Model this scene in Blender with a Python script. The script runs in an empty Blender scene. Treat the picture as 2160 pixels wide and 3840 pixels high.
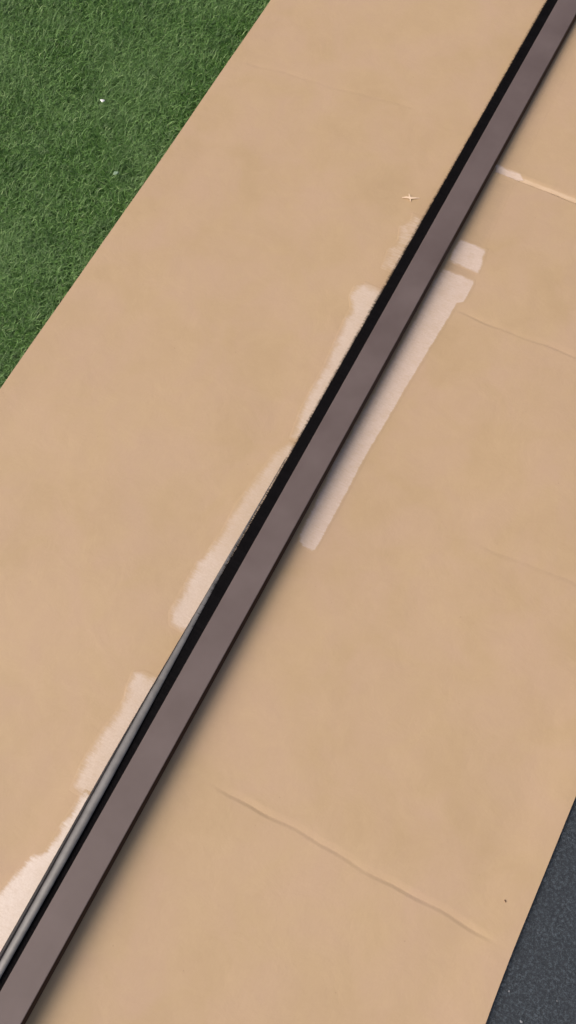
import bpy, bmesh, math, random
import numpy as np
from mathutils import Matrix, Vector

random.seed(7)
rng = np.random.default_rng(7)
S = bpy.context.scene
C = S.collection

# ------------------------------------------------------------------ camera
# x runs across the sheet, y away along the metal strip, z up; sheet top at z = 0
CAM_H = 1.30
RIGHT = Vector((0.88392304, 0.46619630, -0.03662047))
DOWN = Vector((0.42860338, -0.83898195, -0.33527366))
FWD = Vector((-0.18702726, 0.28066046, -0.94140879))
cd = bpy.data.cameras.new('camera')
cam = bpy.data.objects.new('camera', cd)
C.objects.link(cam)
M3 = Matrix((RIGHT, -DOWN, -FWD)).transposed()
cam.matrix_world = Matrix.Translation((0, 0, CAM_H)) @ M3.to_4x4()
cd.sensor_fit = 'VERTICAL'
cd.sensor_height = 36.0
cd.lens = 36.0 * 3275.0 / 3840.0
cd.clip_start = 0.05
cd.clip_end = 500
S.camera = cam

# ------------------------------------------------------------------ light
EL = math.radians(50)
AZ = math.atan2(-0.78, -0.62)
w = bpy.data.worlds.new('World')
S.world = w
w.use_nodes = True
nt = w.node_tree
sky = nt.nodes.new('ShaderNodeTexSky')
sky.sky_type = 'NISHITA'
sky.sun_disc = False
sky.sun_elevation = EL
sky.sun_rotation = AZ
sky.dust_density = 6.0
sky.air_density = 0.7
sky.ozone_density = 0.4
bg = nt.nodes['Background']
nt.links.new(sky.outputs[0], bg.inputs[0])
bg.inputs[1].default_value = 0.15

sd = bpy.data.lights.new('sun', 'SUN')
sd.energy = 1.0
sd.angle = math.radians(56)
sd.color = (1.0, 0.95, 0.90)
sun = bpy.data.objects.new('sun', sd)
C.objects.link(sun)
sdir = Vector((math.sin(AZ) * math.cos(EL), math.cos(AZ) * math.cos(EL), math.sin(EL)))
sun.rotation_euler = sdir.to_track_quat('Z', 'Y').to_euler()
sun.location = sdir * 5

S.view_settings.view_transform = 'Standard'
S.view_settings.look = 'None'
S.view_settings.gamma = 1
S.view_settings.exposure = 0.19


# ------------------------------------------------------------------ helpers
def tag(o, label=None, cat=None, group=None, kind=None):
    if label: o['label'] = label
    if cat: o['category'] = cat
    if group: o['group'] = group
    if kind: o['kind'] = kind
    return o


def mesh_obj(name, verts, faces, mat, parent=None, smooth=False):
    me = bpy.data.meshes.new(name)
    me.from_pydata([tuple(map(float, v)) for v in verts], [], faces)
    me.update()
    if smooth:
        me.polygons.foreach_set('use_smooth', [True] * len(me.polygons))
    me.materials.append(mat)
    o = bpy.data.objects.new(name, me)
    C.objects.link(o)
    o.parent = parent
    return o


def grid_obj(name, P, mat, parent=None, attr=None):
    """P: (ny, nx, 3) array of points -> smooth quad sheet."""
    ny, nx = P.shape[:2]
    idx = np.arange(ny * nx).reshape(ny, nx)
    q = np.stack([idx[:-1, :-1], idx[:-1, 1:], idx[1:, 1:], idx[1:, :-1]], -1).reshape(-1, 4)
    return raw_obj(name, P.reshape(-1, 3), q, mat, parent, attr)


def raw_obj(name, V, Q, mat, parent=None, attr=None, smooth=True):
    me = bpy.data.meshes.new(name)
    k = Q.shape[1]
    me.vertices.add(len(V))
    me.vertices.foreach_set('co', V.astype(np.float32).ravel())
    me.loops.add(Q.size)
    me.loops.foreach_set('vertex_index', Q.astype(np.int32).ravel())
    me.polygons.add(len(Q))
    me.polygons.foreach_set('loop_start', np.arange(0, Q.size, k, dtype=np.int32))
    me.polygons.foreach_set('use_smooth', np.full(len(Q), smooth))
    me.update(calc_edges=True)
    if attr is not None:
        for nm, a in attr.items():
            at = me.attributes.new(nm, 'FLOAT', 'POINT')
            at.data.foreach_set('value', a.astype(np.float32).ravel())
    me.materials.append(mat)
    o = bpy.data.objects.new(name, me)
    C.objects.link(o)
    o.parent = parent
    return o


class Mat:
    """small node-graph helper"""
    def __init__(self, name):
        self.m = bpy.data.materials.new(name)
        self.m.use_nodes = True
        self.t = self.m.node_tree
        self.b = self.t.nodes['Principled BSDF']
        self.out = self.t.nodes['Material Output']
        self.co = self.t.nodes.new('ShaderNodeTexCoord').outputs['Object']

    def n(self, kind, **kw):
        nd = self.t.nodes.new(kind)
        for k, v in kw.items():
            setattr(nd, k, v)
        return nd

    def link(self, a, b):
        self.t.links.new(a, b)

    def mapping(self, scale):
        mp = self.n('ShaderNodeMapping')
        mp.inputs['Scale'].default_value = scale
        self.link(self.co, mp.inputs['Vector'])
        return mp.outputs[0]

    def noise(self, scale, detail=3, rough=0.55, vec=None, dist=0.0):
        nd = self.n('ShaderNodeTexNoise')
        nd.inputs['Scale'].default_value = scale
        nd.inputs['Detail'].default_value = detail
        nd.inputs['Roughness'].default_value = rough
        nd.inputs['Distortion'].default_value = dist
        self.link(vec or self.co, nd.inputs['Vector'])
        return nd.outputs['Fac']

    def ramp(self, fac, stops):
        nd = self.n('ShaderNodeValToRGB')
        cr = nd.color_ramp
        while len(cr.elements) < len(stops):
            cr.elements.new(0.5)
        for e, (p, c) in zip(cr.elements, stops):
            e.position = p
            e.color = (*c, 1) if len(c) == 3 else c
        self.link(fac, nd.inputs[0])
        return nd.outputs[0]

    def mix(self, fac, a, b, blend='MIX'):
        nd = self.n('ShaderNodeMix', data_type='RGBA', blend_type=blend)
        for sock, v in ((nd.inputs[0], fac), (nd.inputs[6], a), (nd.inputs[7], b)):
            if isinstance(v, (int, float)):
                sock.default_value = v
            elif isinstance(v, tuple):
                sock.default_value = (*v, 1)
            else:
                self.link(v, sock)
        return nd.outputs[2]

    def math(self, op, a, b=None, clamp=False):
        nd = self.n('ShaderNodeMath', operation=op, use_clamp=clamp)
        for i, v in enumerate((a, b)):
            if v is None: continue
            if isinstance(v, (int, float)):
                nd.inputs[i].default_value = v
            else:
                self.link(v, nd.inputs[i])
        return nd.outputs[0]

    def maprange(self, v, a, b, c, d, smooth=False):
        nd = self.n('ShaderNodeMapRange')
        if smooth: nd.interpolation_type = 'SMOOTHSTEP'
        self.link(v, nd.inputs[0])
        for i, x in enumerate((a, b, c, d)):
            nd.inputs[i + 1].default_value = x
        return nd.outputs[0]

    def bump(self, h, strength, dist):
        nd = self.n('ShaderNodeBump')
        nd.inputs['Strength'].default_value = strength
        nd.inputs['Distance'].default_value = dist
        self.link(h, nd.inputs['Height'])
        self.link(nd.outputs[0], self.b.inputs['Normal'])

    def attr(self, name):
        nd = self.n('ShaderNodeAttribute', attribute_name=name)
        return nd.outputs['Fac']

    def set(self, **kw):
        for k, v in kw.items():
            s = self.b.inputs[k.replace('_', ' ')]
            if isinstance(v, (int, float)):
                s.default_value = v
            elif isinstance(v, tuple):
                s.default_value = (*v, 1)
            else:
                self.link(v, s)
        return self


# ------------------------------------------------------------------ materials
def card_graph(m):
    big = m.noise(4.5, 4, 0.6)
    hue = m.noise(9.0, 3, 0.6, dist=0.6)
    mid = m.noise(24.0, 3, 0.6, dist=0.8)
    fib = m.noise(420, 2, 0.6, vec=m.mapping((1.0, 0.35, 1.0)))
    base = m.ramp(big, [(0.30, (0.413, 0.290, 0.163)), (0.70, (0.458, 0.327, 0.190))])
    base = m.mix(m.maprange(hue, 0.38, 0.66, 0, 0.8), base, (0.446, 0.311, 0.202))
    base = m.mix(m.maprange(mid, 0.45, 0.75, 0, 0.35), base, (0.478, 0.344, 0.200))
    base = m.mix(m.maprange(fib, 0.3, 0.7, 0.0, 0.10), base, (0.37, 0.23, 0.13))
    # a few small dark flecks of fibre
    vor = m.n('ShaderNodeTexVoronoi')
    vor.inputs['Scale'].default_value = 26
    m.link(m.co, vor.inputs['Vector'])
    fl = m.maprange(vor.outputs['Distance'], 0.012, 0.035, 0.35, 0.0)
    base = m.mix(fl, base, (0.22, 0.13, 0.07))
    rough = m.maprange(hue, 0.3, 0.7, 0.55, 0.70)
    m.b.inputs['Specular IOR Level'].default_value = 0.30
    flute = m.noise(60, 2, 0.5, vec=m.mapping((3.0, 0.4, 1.0)))
    h = m.math('ADD', m.noise(16, 4, 0.6, dist=0.4), m.math('MULTIPLY', flute, 0.10))
    return base, rough, h


def mat_card():
    m = Mat('kraft_cardboard')
    base, rough, h = card_graph(m)
    m.set(Base_Color=base, Roughness=rough)
    m.bump(h, 0.30, 0.004)
    return m.m


def mat_paint(name, c0, c1, cover, streak, soft=0.004, rag=1.0):
    """thin brushed coat soaked into the kraft paper; its ragged dry-brush edge thins out to bare sheet"""
    m = Mat(name)
    base, rough, h = card_graph(m)
    ed = m.attr('edge')
    big = m.noise(55, 3, 0.6)
    st = m.noise(1.0, 4, 0.65, vec=m.mapping((70, 420, 50)))
    fine = m.noise(380, 2, 0.6)
    e = m.math('ADD', ed, m.math('MULTIPLY', m.math('SUBTRACT', big, 0.5), 0.016 * rag))
    e = m.math('ADD', e, m.math('MULTIPLY', m.math('SUBTRACT', st, 0.5), 0.012 * rag))
    a = m.maprange(e, -0.35 * soft, soft, 0.0, 1.0, True)
    # the coat always thins out before the rim of its own patch
    a = m.math('MULTIPLY', a, m.maprange(ed, -0.0058, -0.0035, 0.0, 1.0, True))
    thin = m.maprange(st, 0.30, 0.60, 1.0 - streak, 1.0)
    thin2 = m.maprange(big, 0.28, 0.62, 1.0 - streak * 0.6, 1.0)
    a = m.math('MULTIPLY', m.math('MULTIPLY', a, thin), m.math('MULTIPLY', thin2, cover))
    a = m.math('MULTIPLY', a, m.attr('cover'), True)
    coat = m.mix(m.maprange(fine, 0.3, 0.7, 0, 1), c0, c1)
    m.set(Base_Color=m.mix(a, base, coat), Roughness=rough)
    m.bump(m.math('ADD', h, m.math('MULTIPLY', m.math('MULTIPLY', st, a), 0.10)), 0.30, 0.004)
    return m.m


def mat_metal(name, c0, c1, ior, r0):
    m = Mat(name)
    big = m.noise(11, 3, 0.6)
    br = m.noise(1.0, 3, 0.6, vec=m.mapping((900, 9, 300)))
    col = m.ramp(big, [(0.3, c0), (0.7, c1)])
    m.set(Base_Color=col, Roughness=m.math('ADD', m.maprange(big, 0.3, 0.7, r0, r0 + 0.08), m.maprange(br, 0.3, 0.7, -0.03, 0.03)))
    m.b.inputs['IOR'].default_value = ior
    m.bump(br, 0.06, 0.0006)
    return m.m


def mat_simple(name, col, rough, spec=0.5, metallic=0.0, var=0.0, scale=200):
    m = Mat(name)
    if var:
        c = m.mix(m.maprange(m.noise(scale, 2), 0.3, 0.7, 0, 1), tuple(x * (1 - var) for x in col), tuple(min(1, x * (1 + var)) for x in col))
        m.set(Base_Color=c)
    else:
        m.set(Base_Color=col)
    m.set(Roughness=rough, Metallic=metallic)
    m.b.inputs['Specular IOR Level'].default_value = spec
    return m.m


def mat_turf_blade():
    m = Mat('turf_blade')
    v = m.attr('tone')
    col = m.ramp(v, [(0.0, (0.021, 0.060, 0.007)), (0.45, (0.058, 0.142, 0.020)), (0.80, (0.128, 0.260, 0.055)), (1.0, (0.26, 0.38, 0.14))])
    patch = m.noise(7, 3, 0.6)
    col = m.mix(m.maprange(patch, 0.40, 0.66, 0.0, 0.55), col, (0.135, 0.240, 0.072))
    col = m.mix(m.maprange(m.noise(16, 2, 0.6), 0.52, 0.70, 0.0, 0.55), col, (0.038, 0.092, 0.016))
    m.set(Base_Color=col, Roughness=0.48)
    m.b.inputs['Specular IOR Level'].default_value = 0.35
    return m.m


def mat_turf_ground():
    m = Mat('turf_backing')
    a = m.noise(350, 3, 0.7)
    b = m.noise(9, 3, 0.6)
    col = m.ramp(a, [(0.3, (0.016, 0.040, 0.010)), (0.7, (0.06, 0.13, 0.035))])
    col = m.mix(m.maprange(b, 0.3, 0.7, 0, 0.4), col, (0.035, 0.080, 0.022))
    m.set(Base_Color=col, Roughness=0.8)
    m.bump(a, 0.8, 0.006)
    return m.m


def mat_mat():
    m = Mat('black_crumb_rubber')
    a = m.math('ADD', m.math('MULTIPLY', m.noise(230, 2, 0.7), 0.55), m.math('MULTIPLY', m.noise(620, 2, 0.7), 0.45))
    b = m.noise(45, 3, 0.6)
    col = m.ramp(a, [(0.38, (0.006, 0.009, 0.012)), (0.50, (0.020, 0.027, 0.033)), (0.64, (0.075, 0.092, 0.106))])
    col = m.mix(m.maprange(b, 0.35, 0.7, 0, 0.5), col, (0.018, 0.024, 0.030))
    vor = m.n('ShaderNodeTexVoronoi')
    vor.inputs['Scale'].default_value = 120
    m.link(m.co, vor.inputs['Vector'])
    sp = m.math('MULTIPLY', m.maprange(vor.outputs['Distance'], 0.10, 0.16, 1.0, 0.0),
                m.maprange(m.noise(120, 1), 0.62, 0.70, 0, 0.5))
    col = m.mix(sp, col, (0.16, 0.17, 0.18))
    m.set(Base_Color=col, Roughness=0.72)
    m.bump(a, 0.7, 0.0025)
    return m.m


M_CARD = mat_card()
M_PAINT = mat_paint('brushed_white_paint', (0.540, 0.435, 0.345), (0.600, 0.495, 0.405), 0.92, 0.28, 0.011)
M_PAINT_STRIPE = mat_paint('white_stripe_paint', (0.545, 0.435, 0.358), (0.600, 0.490, 0.410), 0.98, 0.34, 0.0040, 0.55)
M_PAINT_THICK = mat_paint('thick_white_paint', (0.620, 0.530, 0.450), (0.680, 0.595, 0.520), 0.97, 0.18, 0.008)
M_PAINT_THIN = mat_paint('thin_white_paint', (0.530, 0.415, 0.310), (0.580, 0.460, 0.360), 0.85, 0.9, 0.009, 1.5)
M_DULL_PATCH = mat_paint('dull_brown_patch', (0.33, 0.235, 0.150), (0.37, 0.265, 0.170), 0.42, 0.6, 0.010, 0.7)  # duller brown patches beside the strip
M_METAL = mat_metal('shaded_maroon_metal', (0.016, 0.006, 0.005), (0.022, 0.009, 0.007), 1.25, 0.45)  # metal's maroon, darkened in colour for the shaded flank
M_TOP_SKYLIT = mat_metal('skylit_brown_metal', (0.100, 0.074, 0.067), (0.128, 0.098, 0.090), 1.38, 0.46)  # same strip's metal, sky sheen on the top put into its colour
M_BRUSH = mat_simple('black_bristle', (0.0035, 0.003, 0.0035), 0.85, 0.08)
M_LIP = mat_simple('grey_glossy_lip', (0.10, 0.095, 0.09), 0.36, 0.6, 0.0, 0.25, 60)
M_BEAD = mat_simple('black_rubber_bead', (0.022, 0.018, 0.018), 0.5, 0.3, 0.0, 0.3, 90)
M_BLADE = mat_turf_blade()
M_TURF = mat_turf_ground()
M_MAT = mat_mat()
M_WHITE = mat_simple('white_scrap', (0.80, 0.80, 0.77), 0.6, 0.4, 0, 0.08, 300)
M_PALE = mat_simple('pale_green_scrap', (0.22, 0.32, 0.20), 0.6, 0.3, 0, 0.2, 300)
M_GRIT = mat_simple('pale_grit', (0.26, 0.27, 0.28), 0.7, 0.4, 0, 0.3, 500)
M_CRUMB = mat_simple('brown_crumb', (0.16, 0.09, 0.05), 0.8, 0.2, 0, 0.3, 500)
M_CURL = mat_simple('pale_kraft_fibre', (0.72, 0.55, 0.38), 0.7, 0.3, 0, 0.12, 300)

# ------------------------------------------------------------------ ground
GZ = -0.0245
g = mesh_obj('lawn_ground', [(-40, -40, GZ), (40, -40, GZ), (40, 40, GZ), (-40, 40, GZ)], [(0, 1, 2, 3)], M_TURF)
tag(g, 'green artificial turf ground under and around everything', kind='structure')

# ------------------------------------------------------------------ cardboard sheet
X0, X1, Y0, Y1 = -0.794, 0.296, -0.95, 2.15
THICK = 0.0045
_w = [(rng.uniform(6, 34), rng.uniform(0, 2 * math.pi), rng.uniform(0, 2 * math.pi)) for _ in range(26)]
BAR_L, BAR_R, BAR_T = -0.2802, -0.2362, 0.0115     # at the end that rests on the sheet
LIFT = -0.0025
PROP = 0.030         # height of the added, unseen block under the other end


def sstep(a, b, x):
    t = np.clip((x - a) / (b - a), 0, 1)
    return t * t * (3 - 2 * t)


# (y at x=0, slope, x from, x to, height, far slope width, near slope width)
CREASES = [
    (1.1420, 0.000, -0.262, 0.30, 0.0075, 0.0135, 0.0034),
    (0.8460, 0.030, -0.190, 0.30, 0.0011, 0.0120, 0.0040),
    (-0.0255, 0.000, -0.175, 0.287, 0.0015, 0.0100, 0.0045),
    (0.4750, 0.045, 0.010, 0.300, 0.0006, 0.0120, 0.0060),
    (1.2600, 0.120, -0.785, -0.40, 0.0005, 0.0110, 0.0060),
    (1.6400, 0.0, -0.79, 0.30, 0.0012, 0.0110, 0.0040),
    (-0.4700, 0.0, -0.16, 0.30, 0.0009, 0.0110, 0.0040),
]


def card_z(x, y):
    x = np.asarray(x, float)
    y = np.asarray(y, float)
    z = np.zeros(np.broadcast(x, y).shape)
    for k, a, p in _w:
        z = z + 0.0035 / k * np.sin(k * (math.cos(a) * x + math.sin(a) * y) + p)
    # kept flat where the strip lies on it
    flat = sstep(0.0, 0.06, np.maximum(BAR_L - 0.03 - x, x - BAR_R))
    z = z * (0.05 + 0.95 * flat)
    for i, (yc, sl, xa, xb, h, wf, wn) in enumerate(CREASES):
        wob = 0.0016 * np.sin(31 * x + i) + 0.0009 * np.sin(83 * x + 2.1 * i)
        if i == 0: wob = wob * 0.35
        d = y - yc - sl * x - wob
        prof = np.where(d >= 0, np.clip(1 - d / wf, 0, 1) ** 1.4, np.clip(1 + d / wn, 0, 1))
        amp = h * sstep(xa, xa + 0.05, x) * (1 - sstep(xb - 0.05, xb, x)) if i else h * sstep(xa, xa + 0.02, x)
        amp = amp * (0.72 + 0.28 * np.sin(17 * x + 3 * i) * np.sin(41 * x + i))
        under = 1 - sstep(BAR_L - 0.045, BAR_L - 0.035, x) * (1 - sstep(BAR_R - 0.001, BAR_R + 0.004, x))
        z = z - prof * amp * under
    # the long edges curl up a little
    z = z + 0.0042 * sstep(0.22, 0.298, x) * (0.8 + 0.2 * np.sin(5 * y + 1)) + 0.0012 * (1 - sstep(-0.80, -0.73, x))
    return z


ys = list(np.arange(Y0, Y1 + 1e-6, 0.008))
for (yc, sl, xa, xb, h, wf, wn) in CREASES:
    a = yc + min(sl * xa, sl * xb) - 0.009
    b = yc + max(sl * xa, sl * xb) + 0.018
    ys = [v for v in ys if not (a < v < b)] + list(np.arange(a, b, 0.0009))
ys = np.array(sorted(ys))
xs = np.linspace(X0, X1, 190)
GX, GY = np.meshgrid(xs, ys)
edge_w = 0.0012 * np.sin(2.3 * GY + 0.5) + 0.0006 * np.sin(9.0 * GY)
tx = (GX - X0) / (X1 - X0)
PX = GX + edge_w * (np.abs(tx - 0.5) * 2) ** 6
PX = PX + 0.006 * sstep(-0.02, -0.25, GY) * tx ** 6 * 0 + 0.006 * np.clip((0.02 - GY) / 0.2, 0, 2) ** 2 * tx ** 8
top = np.stack([PX, GY, card_z(GX, GY)], -1)
ny, nx = top.shape[:2]
bot = top.copy()
bot[..., 2] -= THICK
V = np.concatenate([top.reshape(-1, 3), bot.reshape(-1, 3)])
idx = np.arange(ny * nx).reshape(ny, nx)
Q = [np.stack([idx[:-1, :-1], idx[:-1, 1:], idx[1:, 1:], idx[1:, :-1]], -1).reshape(-1, 4)]
N = ny * nx
Q.append(Q[0][:, ::-1] + N)
for line, flip in ((idx[0, :], False), (idx[-1, :], True), (idx[:, 0], True), (idx[:, -1], False)):
    k0 = len(V)
    m_ = len(line)
    V = np.concatenate([V, V[line], V[line + N]])     # own vertices: crisp cut edges
    i_ = k0 + np.arange(m_)
    s = np.stack([i_[:-1], i_[:-1] + m_, i_[1:] + m_, i_[1:]], -1)
    Q.append(s[:, ::-1] if flip else s)
card = raw_obj('cardboard_sheet', V, np.concatenate(Q), M_CARD)
tag(card, 'large flat sheet of creased brown cardboard laid between turf and black mat', 'cardboard')


def paint_patch(name, mat, left, right, y0, y1, density=None, label=None, lift=0.00028, pad=0.006, sharp=(1, 1)):
    """left/right: [(y, x)...] outlines of a brushed patch lying on the sheet."""
    yy = np.arange(y0 - pad, y1 + pad, 0.0022 if y1 - y0 > 0.03 else 0.0008)
    le = np.array(sorted(left)); ri = np.array(sorted(right))
    xl = np.interp(yy, le[:, 0], le[:, 1]) - pad
    xr = np.interp(yy, ri[:, 0], ri[:, 1]) + pad
    n = 26 if (xr - xl).max() < 0.2 else 190
    t = np.linspace(0, 1, n)[None, :]
    XX = xl[:, None] * (1 - t) + xr[:, None] * t
    YY = np.repeat(yy[:, None], n, 1)
    e = np.minimum(np.minimum((XX - xl[:, None] - pad) * sharp[0], (xr[:, None] - pad - XX) * sharp[1]), np.minimum(YY - y0, y1 - YY) * 1.0)
    de = np.ones_like(e) if density is None else density(XX, YY)
    P = np.stack([XX, YY, card_z(XX, YY) - 0.0004 + (lift + 0.0004) * sstep(-0.006, -0.002, np.minimum(np.minimum(XX - xl[:, None] - pad, xr[:, None] - pad - XX), np.minimum(YY - y0, y1 - YY)))], -1)   # rim dips into the sheet
    o = grid_obj(name, P, mat, card, {'edge': e, 'cover': de})
    if label: o['label'] = label
    return o


U = -0.288        # patches run on underneath the brush
# ragged strokes along the brushed side of the strip
paint_patch('paint_stroke', M_PAINT_THIN, [(0.86, -0.322), (0.90, -0.328), (0.93, -0.322), (0.955, -0.331), (0.975, -0.318), (1.0, -0.325)],
            [(0.86, U), (1.0, U)], 0.865, 0.99, label='faint pale paint dabs beside the bristles')
paint_patch('paint_stroke', M_PAINT, [(0.50, -0.313), (0.56, -0.3225), (0.65, -0.3245), (0.74, -0.334), (0.765, -0.334), (0.785, -0.3465), (0.81, -0.348), (0.82, -0.335)],
            [(0.5, U), (0.82, U)], 0.505, 0.822, label='narrow ragged white paint stroke')
paint_patch('paint_stroke', M_PAINT, [(0.142, -0.330), (0.16, -0.3415), (0.21, -0.3430), (0.25, -0.3445), (0.275, -0.338), (0.31, -0.3345), (0.365, -0.3365), (0.41, -0.331), (0.465, -0.3245), (0.50, -0.311)],
            [(0.142, U), (0.5, U)], 0.146, 0.495, density=lambda x, y: 0.72 + 0.38 * sstep(0.33, 0.24, y))
paint_patch('paint_stroke', M_PAINT, [(-0.13, -0.338), (-0.09, -0.343), (-0.044, -0.3425), (-0.01, -0.337), (0.02, -0.336), (0.035, -0.342), (0.058, -0.345), (0.068, -0.33)],
            [(-0.13, U), (0.07, U)], -0.126, 0.066)
paint_patch('paint_stroke', M_PAINT_THICK, [(-0.75, -0.372), (-0.5, -0.366), (-0.40, -0.361), (-0.285, -0.3545), (-0.262, -0.347), (-0.245, -0.3455), (-0.225, -0.336), (-0.215, -0.3245), (-0.17, -0.3235), (-0.12, -0.320)],
            [(-0.75, U), (-0.12, U)], -0.74, -0.118, label='thick white paint stroke with stepped edge')
# straight stripe on the other side
paint_patch('paint_stroke', M_PAINT_STRIPE,
            [(0.345, -0.206), (0.352, -0.2185), (0.37, -0.2255), (0.42, -0.2265), (0.49, -0.232), (0.57, -0.231), (0.68, -0.230), (0.78, -0.228), (0.83, -0.2295), (0.88, -0.231), (0.91, -0.229)],
            [(0.345, -0.196), (0.352, -0.1915), (0.43, -0.1905), (0.53, -0.1915), (0.61, -0.1880), (0.69, -0.1850), (0.765, -0.1815), (0.826, -0.1780), (0.856, -0.1775), (0.863, -0.1685), (0.904, -0.1670), (0.912, -0.171)],
            0.347, 0.910, density=lambda x, y: 0.93 - 0.28 * sstep(-0.215, -0.228, x) * sstep(0.40, 0.55, y),
            label='straight white paint stripe with a rounded end', sharp=(1, 2.2))
paint_patch('paint_stroke', M_PAINT_STRIPE, [(0.925, -0.2260), (0.96, -0.2265), (0.985, -0.224)],
            [(0.925, -0.1700), (0.95, -0.1715), (0.985, -0.1770)], 0.927, 0.978, label='short white paint dab above the stripe')
paint_patch('paint_stroke', M_PAINT_STRIPE, [(1.135, -0.236), (1.16, -0.236)], [(1.138, -0.195), (1.147, -0.176), (1.158, -0.190)],
            1.1405, 1.1560, label='small white paint smear on the crease')
M_CREASE_LIT = mat_paint('crease_lit_band', (0.545, 0.410, 0.270), (0.590, 0.450, 0.310), 0.80, 0.35, 0.0022, 0.10)  # paler kraft: the lit side of the crease put into the colour
paint_patch('crease_lit_band', M_CREASE_LIT, [(1.13, -0.185), (1.16, -0.185)], [(1.13, 0.289), (1.16, 0.289)], 1.1425, 1.1500, lift=0.0002, pad=0.004, label='pale band along the deep crease, its lit slope painted on')
paint_patch('dull_patch', M_DULL_PATCH, [(0.90, -0.236), (1.13, -0.236)],
            [(0.90, -0.175), (1.0, -0.184), (1.06, -0.186), (1.13, -0.190)], 0.90, 1.128, lift=0.00018, label='dull brown patch beside the strip')
paint_patch('dull_patch', M_DULL_PATCH, [(1.155, -0.236), (1.6, -0.236)],
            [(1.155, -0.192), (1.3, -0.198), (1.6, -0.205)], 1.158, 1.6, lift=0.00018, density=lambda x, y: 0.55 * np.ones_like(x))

# ------------------------------------------------------------------ metal strip with bristle edge
BY0, BY1 = -0.85, 2.05
strip = bpy.data.objects.new('edge_strip', None)
C.objects.link(strip)
strip.location = (0.5 * (BAR_L + BAR_R), BY1, 0)
strip.rotation_euler = (-math.atan2(PROP, BY1 + 0.76), 0, 0.00233)
tag(strip, 'long dark brown metal strip with black bristle edge lying across the cardboard', 'metal strip')


def P2L(v):
    v = np.array(v, float)
    v = v.reshape(-1, 3)
    return v - np.array(strip.location)


def extrude(name, prof, mat, close=True, ywob=0.0, n=60, smooth=False):
    yy = np.linspace(BY0, BY1, n)
    k = len(prof)
    V, F = [], []
    for j, y in enumerate(yy):
        dx = 0.0005 * math.sin(3.1 * y + 0.4) * ywob
        for (x, z) in prof:
            V.append((x + dx, y, z))
    for j in range(n - 1):
        for i in range(k if close else k - 1):
            a, b = j * k + i, j * k + (i + 1) % k
            F.append((a, b, b + k, a + k))
    if close:
        F.append(tuple(range(k))[::-1])
        F.append(tuple(range((n - 1) * k, n * k)))
    o = mesh_obj(name, P2L(V), F, mat, strip, smooth)
    # consistent outward normals
    bm = bmesh.new(); bm.from_mesh(o.data)
    bmesh.ops.recalc_face_normals(bm, faces=bm.faces)
    bm.to_mesh(o.data); bm.free()
    return o


b = 0.0012
# carrier: box channel with small rounded arrises, with a sloped flank, its shade put into the colour
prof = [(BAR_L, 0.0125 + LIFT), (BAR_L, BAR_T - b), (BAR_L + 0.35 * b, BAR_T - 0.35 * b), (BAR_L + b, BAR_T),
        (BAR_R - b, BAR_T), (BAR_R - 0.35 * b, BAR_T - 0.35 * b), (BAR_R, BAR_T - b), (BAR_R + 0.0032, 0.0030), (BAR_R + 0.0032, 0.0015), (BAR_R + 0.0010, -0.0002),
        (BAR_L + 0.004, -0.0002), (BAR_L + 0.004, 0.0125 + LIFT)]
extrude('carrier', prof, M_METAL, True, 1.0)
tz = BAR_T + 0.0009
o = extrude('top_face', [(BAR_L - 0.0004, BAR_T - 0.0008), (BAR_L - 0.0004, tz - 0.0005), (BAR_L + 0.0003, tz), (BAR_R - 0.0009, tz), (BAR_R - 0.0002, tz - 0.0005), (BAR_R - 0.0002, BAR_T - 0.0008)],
            M_TOP_SKYLIT, True, 1.0)
o['label'] = 'grey-brown upper face of the strip, sky sheen in its colour'

# bristles: dense black pile pointing out of the long side
nb = 15000
by = rng.uniform(BY0, BY1, nb)
layer = rng.uniform(0, 1, nb)
z0 = LIFT + 0.0035 + 0.0085 * layer
x0 = np.full(nb, BAR_L + 0.0035)
ln = 0.0288 + rng.normal(0, 0.0005, nb) - 0.002 * (1 - layer) + 0.0006 * np.sin(by * 9)
x1 = x0 - ln
y1 = by + rng.normal(0, 0.0011, nb) + 0.001
z1 = np.maximum(LIFT + 0.0030 + 0.005 * layer + rng.normal(0, 0.0006, nb), 0.0006)
wd = 0.00042
V = np.zeros((nb, 5, 3))
for i, (t, wf) in enumerate(((0, 1), (0.6, 0.9))):
    xx = x0 * (1 - t) + x1 * t
    yy_ = by * (1 - t) + y1 * t
    zz = z0 * (1 - t ** 1.7) + z1 * t ** 1.7
    V[:, 2 * i] = np.stack([xx, yy_ - wd * wf, zz], -1)
    V[:, 2 * i + 1] = np.stack([xx, yy_ + wd * wf, zz], -1)
V[:, 4] = np.stack([x1, y1, z1], -1)
base = np.arange(nb)[:, None] * 5
T = np.concatenate([base + np.array([[0, 1, 3]]), base + np.array([[0, 3, 2]]), base + np.array([[2, 3, 4]])])
br = raw_obj('bristles', P2L(V), T, M_BRUSH, strip, smooth=False)
br['kind'] = 'stuff'
# backing web of the brush (dense core of the pile)
extrude('brush_core', [(BAR_L + 0.0045, LIFT + 0.0118), (BAR_L + 0.0045, LIFT + 0.0033), (BAR_L - 0.019, LIFT + 0.0031), (BAR_L - 0.0215, LIFT + 0.0040), (BAR_L - 0.019, LIFT + 0.0078)],
        M_BRUSH, True, 1.0)

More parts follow.
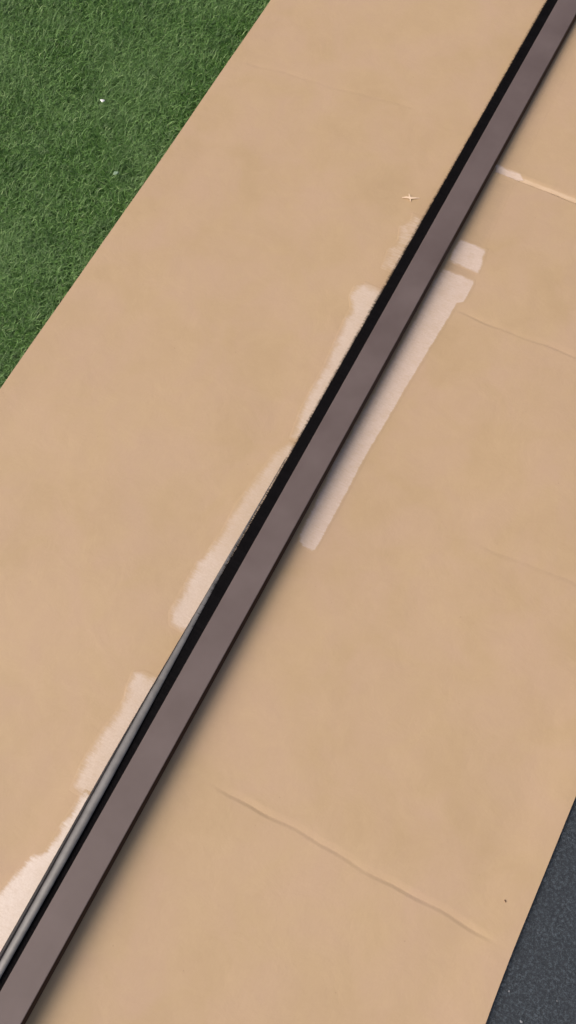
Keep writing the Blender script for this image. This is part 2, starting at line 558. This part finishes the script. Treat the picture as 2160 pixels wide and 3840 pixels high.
# glossy lip that rolls up over the bristles toward one end, with a dark bead outside it
yy = np.linspace(BY0, 0.46, 70)
s = sstep(0.46, -0.24, yy)
inner = (BAR_L - 0.0236) + 0.0140 * s
outer = np.full_like(yy, BAR_L - 0.0240) + 0.0040 * sstep(0.05, -0.35, yy) - 0.0016 * sstep(0.46, 0.25, yy)
t = np.linspace(0, 1, 7)
P = np.zeros((len(yy), 7, 3))
for i, tt in enumerate(t):
    P[:, i, 0] = inner * (1 - tt) + outer * tt
    P[:, i, 1] = yy
    P[:, i, 2] = LIFT + 0.0030 + 0.0085 * s ** 0.6 + 0.0030 * s * math.sin(math.pi * (0.25 + 0.7 * tt))
o = grid_obj('seal_lip', P2L(P).reshape(P.shape), M_LIP, strip)
o['label'] = 'grey glossy lip over the bristles'
md = o.modifiers.new('thick', 'SOLIDIFY'); md.thickness = 0.0012; md.offset = 0
rad = 0.0003 + 0.0034 * sstep(0.35, -0.40, yy)
P = np.zeros((len(yy), 9, 3))
for i in range(9):
    a = 2 * math.pi * i / 8
    P[:, i, 0] = outer - rad * 0.75 + rad * np.cos(a)
    P[:, i, 1] = yy
    P[:, i, 2] = LIFT + 0.0028 + 0.0075 * s ** 0.6 + rad * np.sin(a)
grid_obj('seal_bead', P2L(P).reshape(P.shape), M_BEAD, strip)

# unseen wooden block, added so the strip's shadow widens toward this end
M_WOOD = mat_simple('pale_wood', (0.42, 0.30, 0.18), 0.7, 0.3, 0, 0.2, 60)
bm = bmesh.new()
bmesh.ops.create_cube(bm, size=1)
zb = float(card_z(-0.25, -0.76)) - 0.0006
zt = PROP + 0.0002
for v in bm.verts:
    v.co = Vector((v.co.x * 0.075, v.co.y * 0.030, v.co.z * (zt - zb)))
bmesh.ops.bevel(bm, geom=bm.edges[:], offset=0.0012, segments=2, affect='EDGES')
me = bpy.data.meshes.new('added_prop_block')
bm.to_mesh(me); bm.free()
me.materials.append(M_WOOD)
o = bpy.data.objects.new('added_prop_block', me)
o.location = (-0.2515, -0.76, 0.5 * (zt + zb))
C.objects.link(o)
tag(o, 'small wooden block added out of view under the raised end of the metal strip', 'wood block')

# ------------------------------------------------------------------ black mat
MX0, MX1, MY0, MY1 = 0.06, 1.35, -1.1, 2.0
MT = -0.0048
r = 0.006
prof = []
nseg = 6
V, F = [], []
bm = bmesh.new()
bmesh.ops.create_cube(bm, size=1)
for v in bm.verts:
    v.co.x = (MX0 + MX1) / 2 + v.co.x * (MX1 - MX0)
    v.co.y = (MY0 + MY1) / 2 + v.co.y * (MY1 - MY0)
    v.co.z = (GZ + 0.0005 + MT) / 2 + v.co.z * (MT - GZ - 0.0005)
bmesh.ops.bevel(bm, geom=[e for e in bm.edges if abs(e.verts[0].co.z - e.verts[1].co.z) > 1e-3], offset=0.03, segments=5, affect='EDGES')
bmesh.ops.bevel(bm, geom=[e for e in bm.edges if e.verts[0].co.z > MT - 1e-4 and e.verts[1].co.z > MT - 1e-4], offset=r, segments=3, affect='EDGES')
me = bpy.data.meshes.new('rubber_mat')
bm.to_mesh(me); bm.free()
me.materials.append(M_MAT)
mt = bpy.data.objects.new('rubber_mat', me)
C.objects.link(mt)
tag(mt, 'black speckled rubber mat partly under the cardboard edge', 'mat')


# ------------------------------------------------------------------ artificial turf blades
def blades(n, xa, xb, ya, yb, wmin, wmax, lmin, lmax):
    x = rng.uniform(xa, xb, n)
    y = rng.uniform(ya, yb, n)
    L = rng.uniform(lmin, lmax, n)
    W = rng.uniform(wmin, wmax, n) * 0.5
    az = rng.uniform(0, 2 * math.pi, n) + 0.5 * np.sin(23 * x + 3) + 0.5 * np.cos(19 * y)
    curl = rng.uniform(-4.0, 4.0, n)
    bend0 = rng.uniform(0.1, 0.8, n)
    bend1 = rng.uniform(1.2, 2.3, n)
    side = rng.uniform(0, math.pi, n)
    pts = [np.stack([x, y, np.full(n, GZ)], -1)]
    K = 4
    for k in range(K):
        t = (k + 0.5) / K
        pol = bend0 * (1 - t) + bend1 * t
        a = az + curl * t
        d = np.stack([np.sin(pol) * np.cos(a), np.sin(pol) * np.sin(a), np.cos(pol)], -1)
        pts.append(pts[-1] + d * (L / K)[:, None])
    V = np.zeros((n, 2 * K + 1, 3))
    for k in range(K):
        a = az + curl * (k / K) + math.pi / 2
        wv = np.stack([np.cos(a), np.sin(a), 0.25 * np.sin(side)], -1) * (W * (1 - 0.12 * k))[:, None]
        V[:, 2 * k] = pts[k] - wv
        V[:, 2 * k + 1] = pts[k] + wv
    V[:, 2 * K] = pts[K]
    # blades at the sheet's edge are pressed under it
    lim = X0 - 0.0010
    over = V[..., 0] > lim
    V[..., 2] = np.where(over, np.minimum(V[..., 2], -0.0068), V[..., 2])
    tone = np.clip(rng.beta(2.0, 2.6, n), 0, 1)
    tone = np.where(rng.uniform(0, 1, n) < 0.035, 1.0, tone)
    tone = np.repeat(tone[:, None], 2 * K + 1, 1)
    b0 = np.arange(n)[:, None] * (2 * K + 1)
    T = []
    for k in range(K - 1):
        T.append(b0 + np.array([[2 * k, 2 * k + 1, 2 * k + 3]]))
        T.append(b0 + np.array([[2 * k, 2 * k + 3, 2 * k + 2]]))
    T.append(b0 + np.array([[2 * K - 2, 2 * K - 1, 2 * K]]))
    return V.reshape(-1, 3), np.concatenate(T), tone.reshape(-1)


sets = [blades(150000, -1.34, X0 + 0.006, 0.30, 1.72, 0.0010, 0.0017, 0.018, 0.032),
        blades(36000, -2.0, -1.34, 0.0, 2.3, 0.0016, 0.0028, 0.022, 0.034),
        blades(16000, -1.34, X0 + 0.006, -0.6, 0.30, 0.0016, 0.0028, 0.020, 0.034),
        blades(14000, -1.34, X0 + 0.006, 1.72, 2.4, 0.0016, 0.0028, 0.020, 0.034)]
off = 0
VV, TT, TO = [], [], []
for v, t_, to in sets:
    VV.append(v); TT.append(t_ + off); TO.append(to); off += len(v)
turf = raw_obj('turf_grass', np.concatenate(VV), np.concatenate(TT), M_BLADE, None, {'tone': np.concatenate(TO)}, smooth=True)
tag(turf, 'short dense green artificial grass beside the cardboard', 'grass', kind='stuff')


# ------------------------------------------------------------------ small litter
def chip(name, loc, size, mat, label, cat, group=None, flat=0.5, seed=0):
    r_ = random.Random(seed)
    bm = bmesh.new()
    bmesh.ops.create_icosphere(bm, subdivisions=2, radius=1)
    for v in bm.verts:
        k = 1 + 0.28 * math.sin(3.1 * v.co.x + seed) * math.cos(2.7 * v.co.y + 2 * seed) + r_.uniform(-0.10, 0.10)
        v.co = Vector((v.co.x * size[0] * k, v.co.y * size[1] * k, v.co.z * size[2] * k))
    me = bpy.data.meshes.new(name)
    bm.to_mesh(me); bm.free()
    me.materials.append(mat)
    o = bpy.data.objects.new(name, me)
    o.location = loc
    o.rotation_euler = (0, 0, r_.uniform(0, 3))
    C.objects.link(o)
    return tag(o, label, cat, group)


chip('white_scrap', (-0.9690, 0.9690, -0.0030), (0.0042, 0.0030, 0.0018), M_WHITE, 'tiny bright white scrap caught on the green turf', 'scrap', seed=1)
chip('pale_scrap', (-0.8550, 0.8330, -0.0025), (0.0048, 0.0036, 0.0016), M_PALE, 'dull pale green scrap caught on the turf', 'scrap', seed=2)
for i, (x, y, sz, lab) in enumerate([(0.3125, -0.0710, 0.0014, 'medium pale grit crumb on the mat just beside the cardboard edge'), (0.3400, -0.0960, 0.0020, 'largest and brightest pale grit crumb on the black mat'),
                                 (0.372, -0.052, 0.0008, 'smallest faint grit crumb on the black mat away from the cardboard')]):
    chip('grit_crumb', (x, y, MT + 0.45 * sz), (sz, sz * 0.8, sz * 0.6), M_GRIT, lab, 'crumb', 'grit crumbs on the mat', seed=5 + i)
chip('brown_crumb', (0.2640, 0.0270, float(card_z(0.264, 0.027)) + 0.0006), (0.0010, 0.0022, 0.0008), M_CRUMB, 'tiny brown crumb on bare cardboard near the black mat', 'crumb', seed=11)

# torn curl of paper fibre, forked, beside the bristles
bm = bmesh.new()


def ribbon(pts, w0):
    prev = None
    for i, (x, y, z) in enumerate(pts):
        a = pts[max(i - 1, 0)]; c = pts[min(i + 1, len(pts) - 1)]
        d = Vector((c[0] - a[0], c[1] - a[1], 0)).normalized()
        nrm = Vector((-d.y, d.x, 0)) * w0 * (1 - 0.75 * abs(2 * i / (len(pts) - 1) - 1))
        p = Vector((x, y, z))
        cur = (bm.verts.new(p - nrm), bm.verts.new(p + nrm))
        if prev: bm.faces.new((prev[0], prev[1], cur[1], cur[0]))
        prev = cur


ribbon([(-0.012, -0.004, 0.0006), (-0.006, -0.001, 0.0012), (0.0, 0.0, 0.0018), (0.006, 0.003, 0.0014), (0.013, 0.007, 0.0006)], 0.0020)
ribbon([(-0.005, 0.006, 0.0022), (-0.002, 0.002, 0.0020), (0.001, -0.002, 0.0017), (0.003, -0.005, 0.0008)], 0.0015)
me = bpy.data.meshes.new('paper_curl')
bm.to_mesh(me); bm.free()
me.materials.append(M_CURL)
cu = bpy.data.objects.new('paper_curl', me)
cu.scale = (1.15, 1.15, 1.3)
cu.location = (-0.3420, 1.0180, float(card_z(-0.342, 1.018)))
C.objects.link(cu)
md = cu.modifiers.new('thick', 'SOLIDIFY'); md.thickness = 0.0005
tag(cu, 'small pale forked curl of torn paper on the cardboard beside the bristles', 'paper curl')
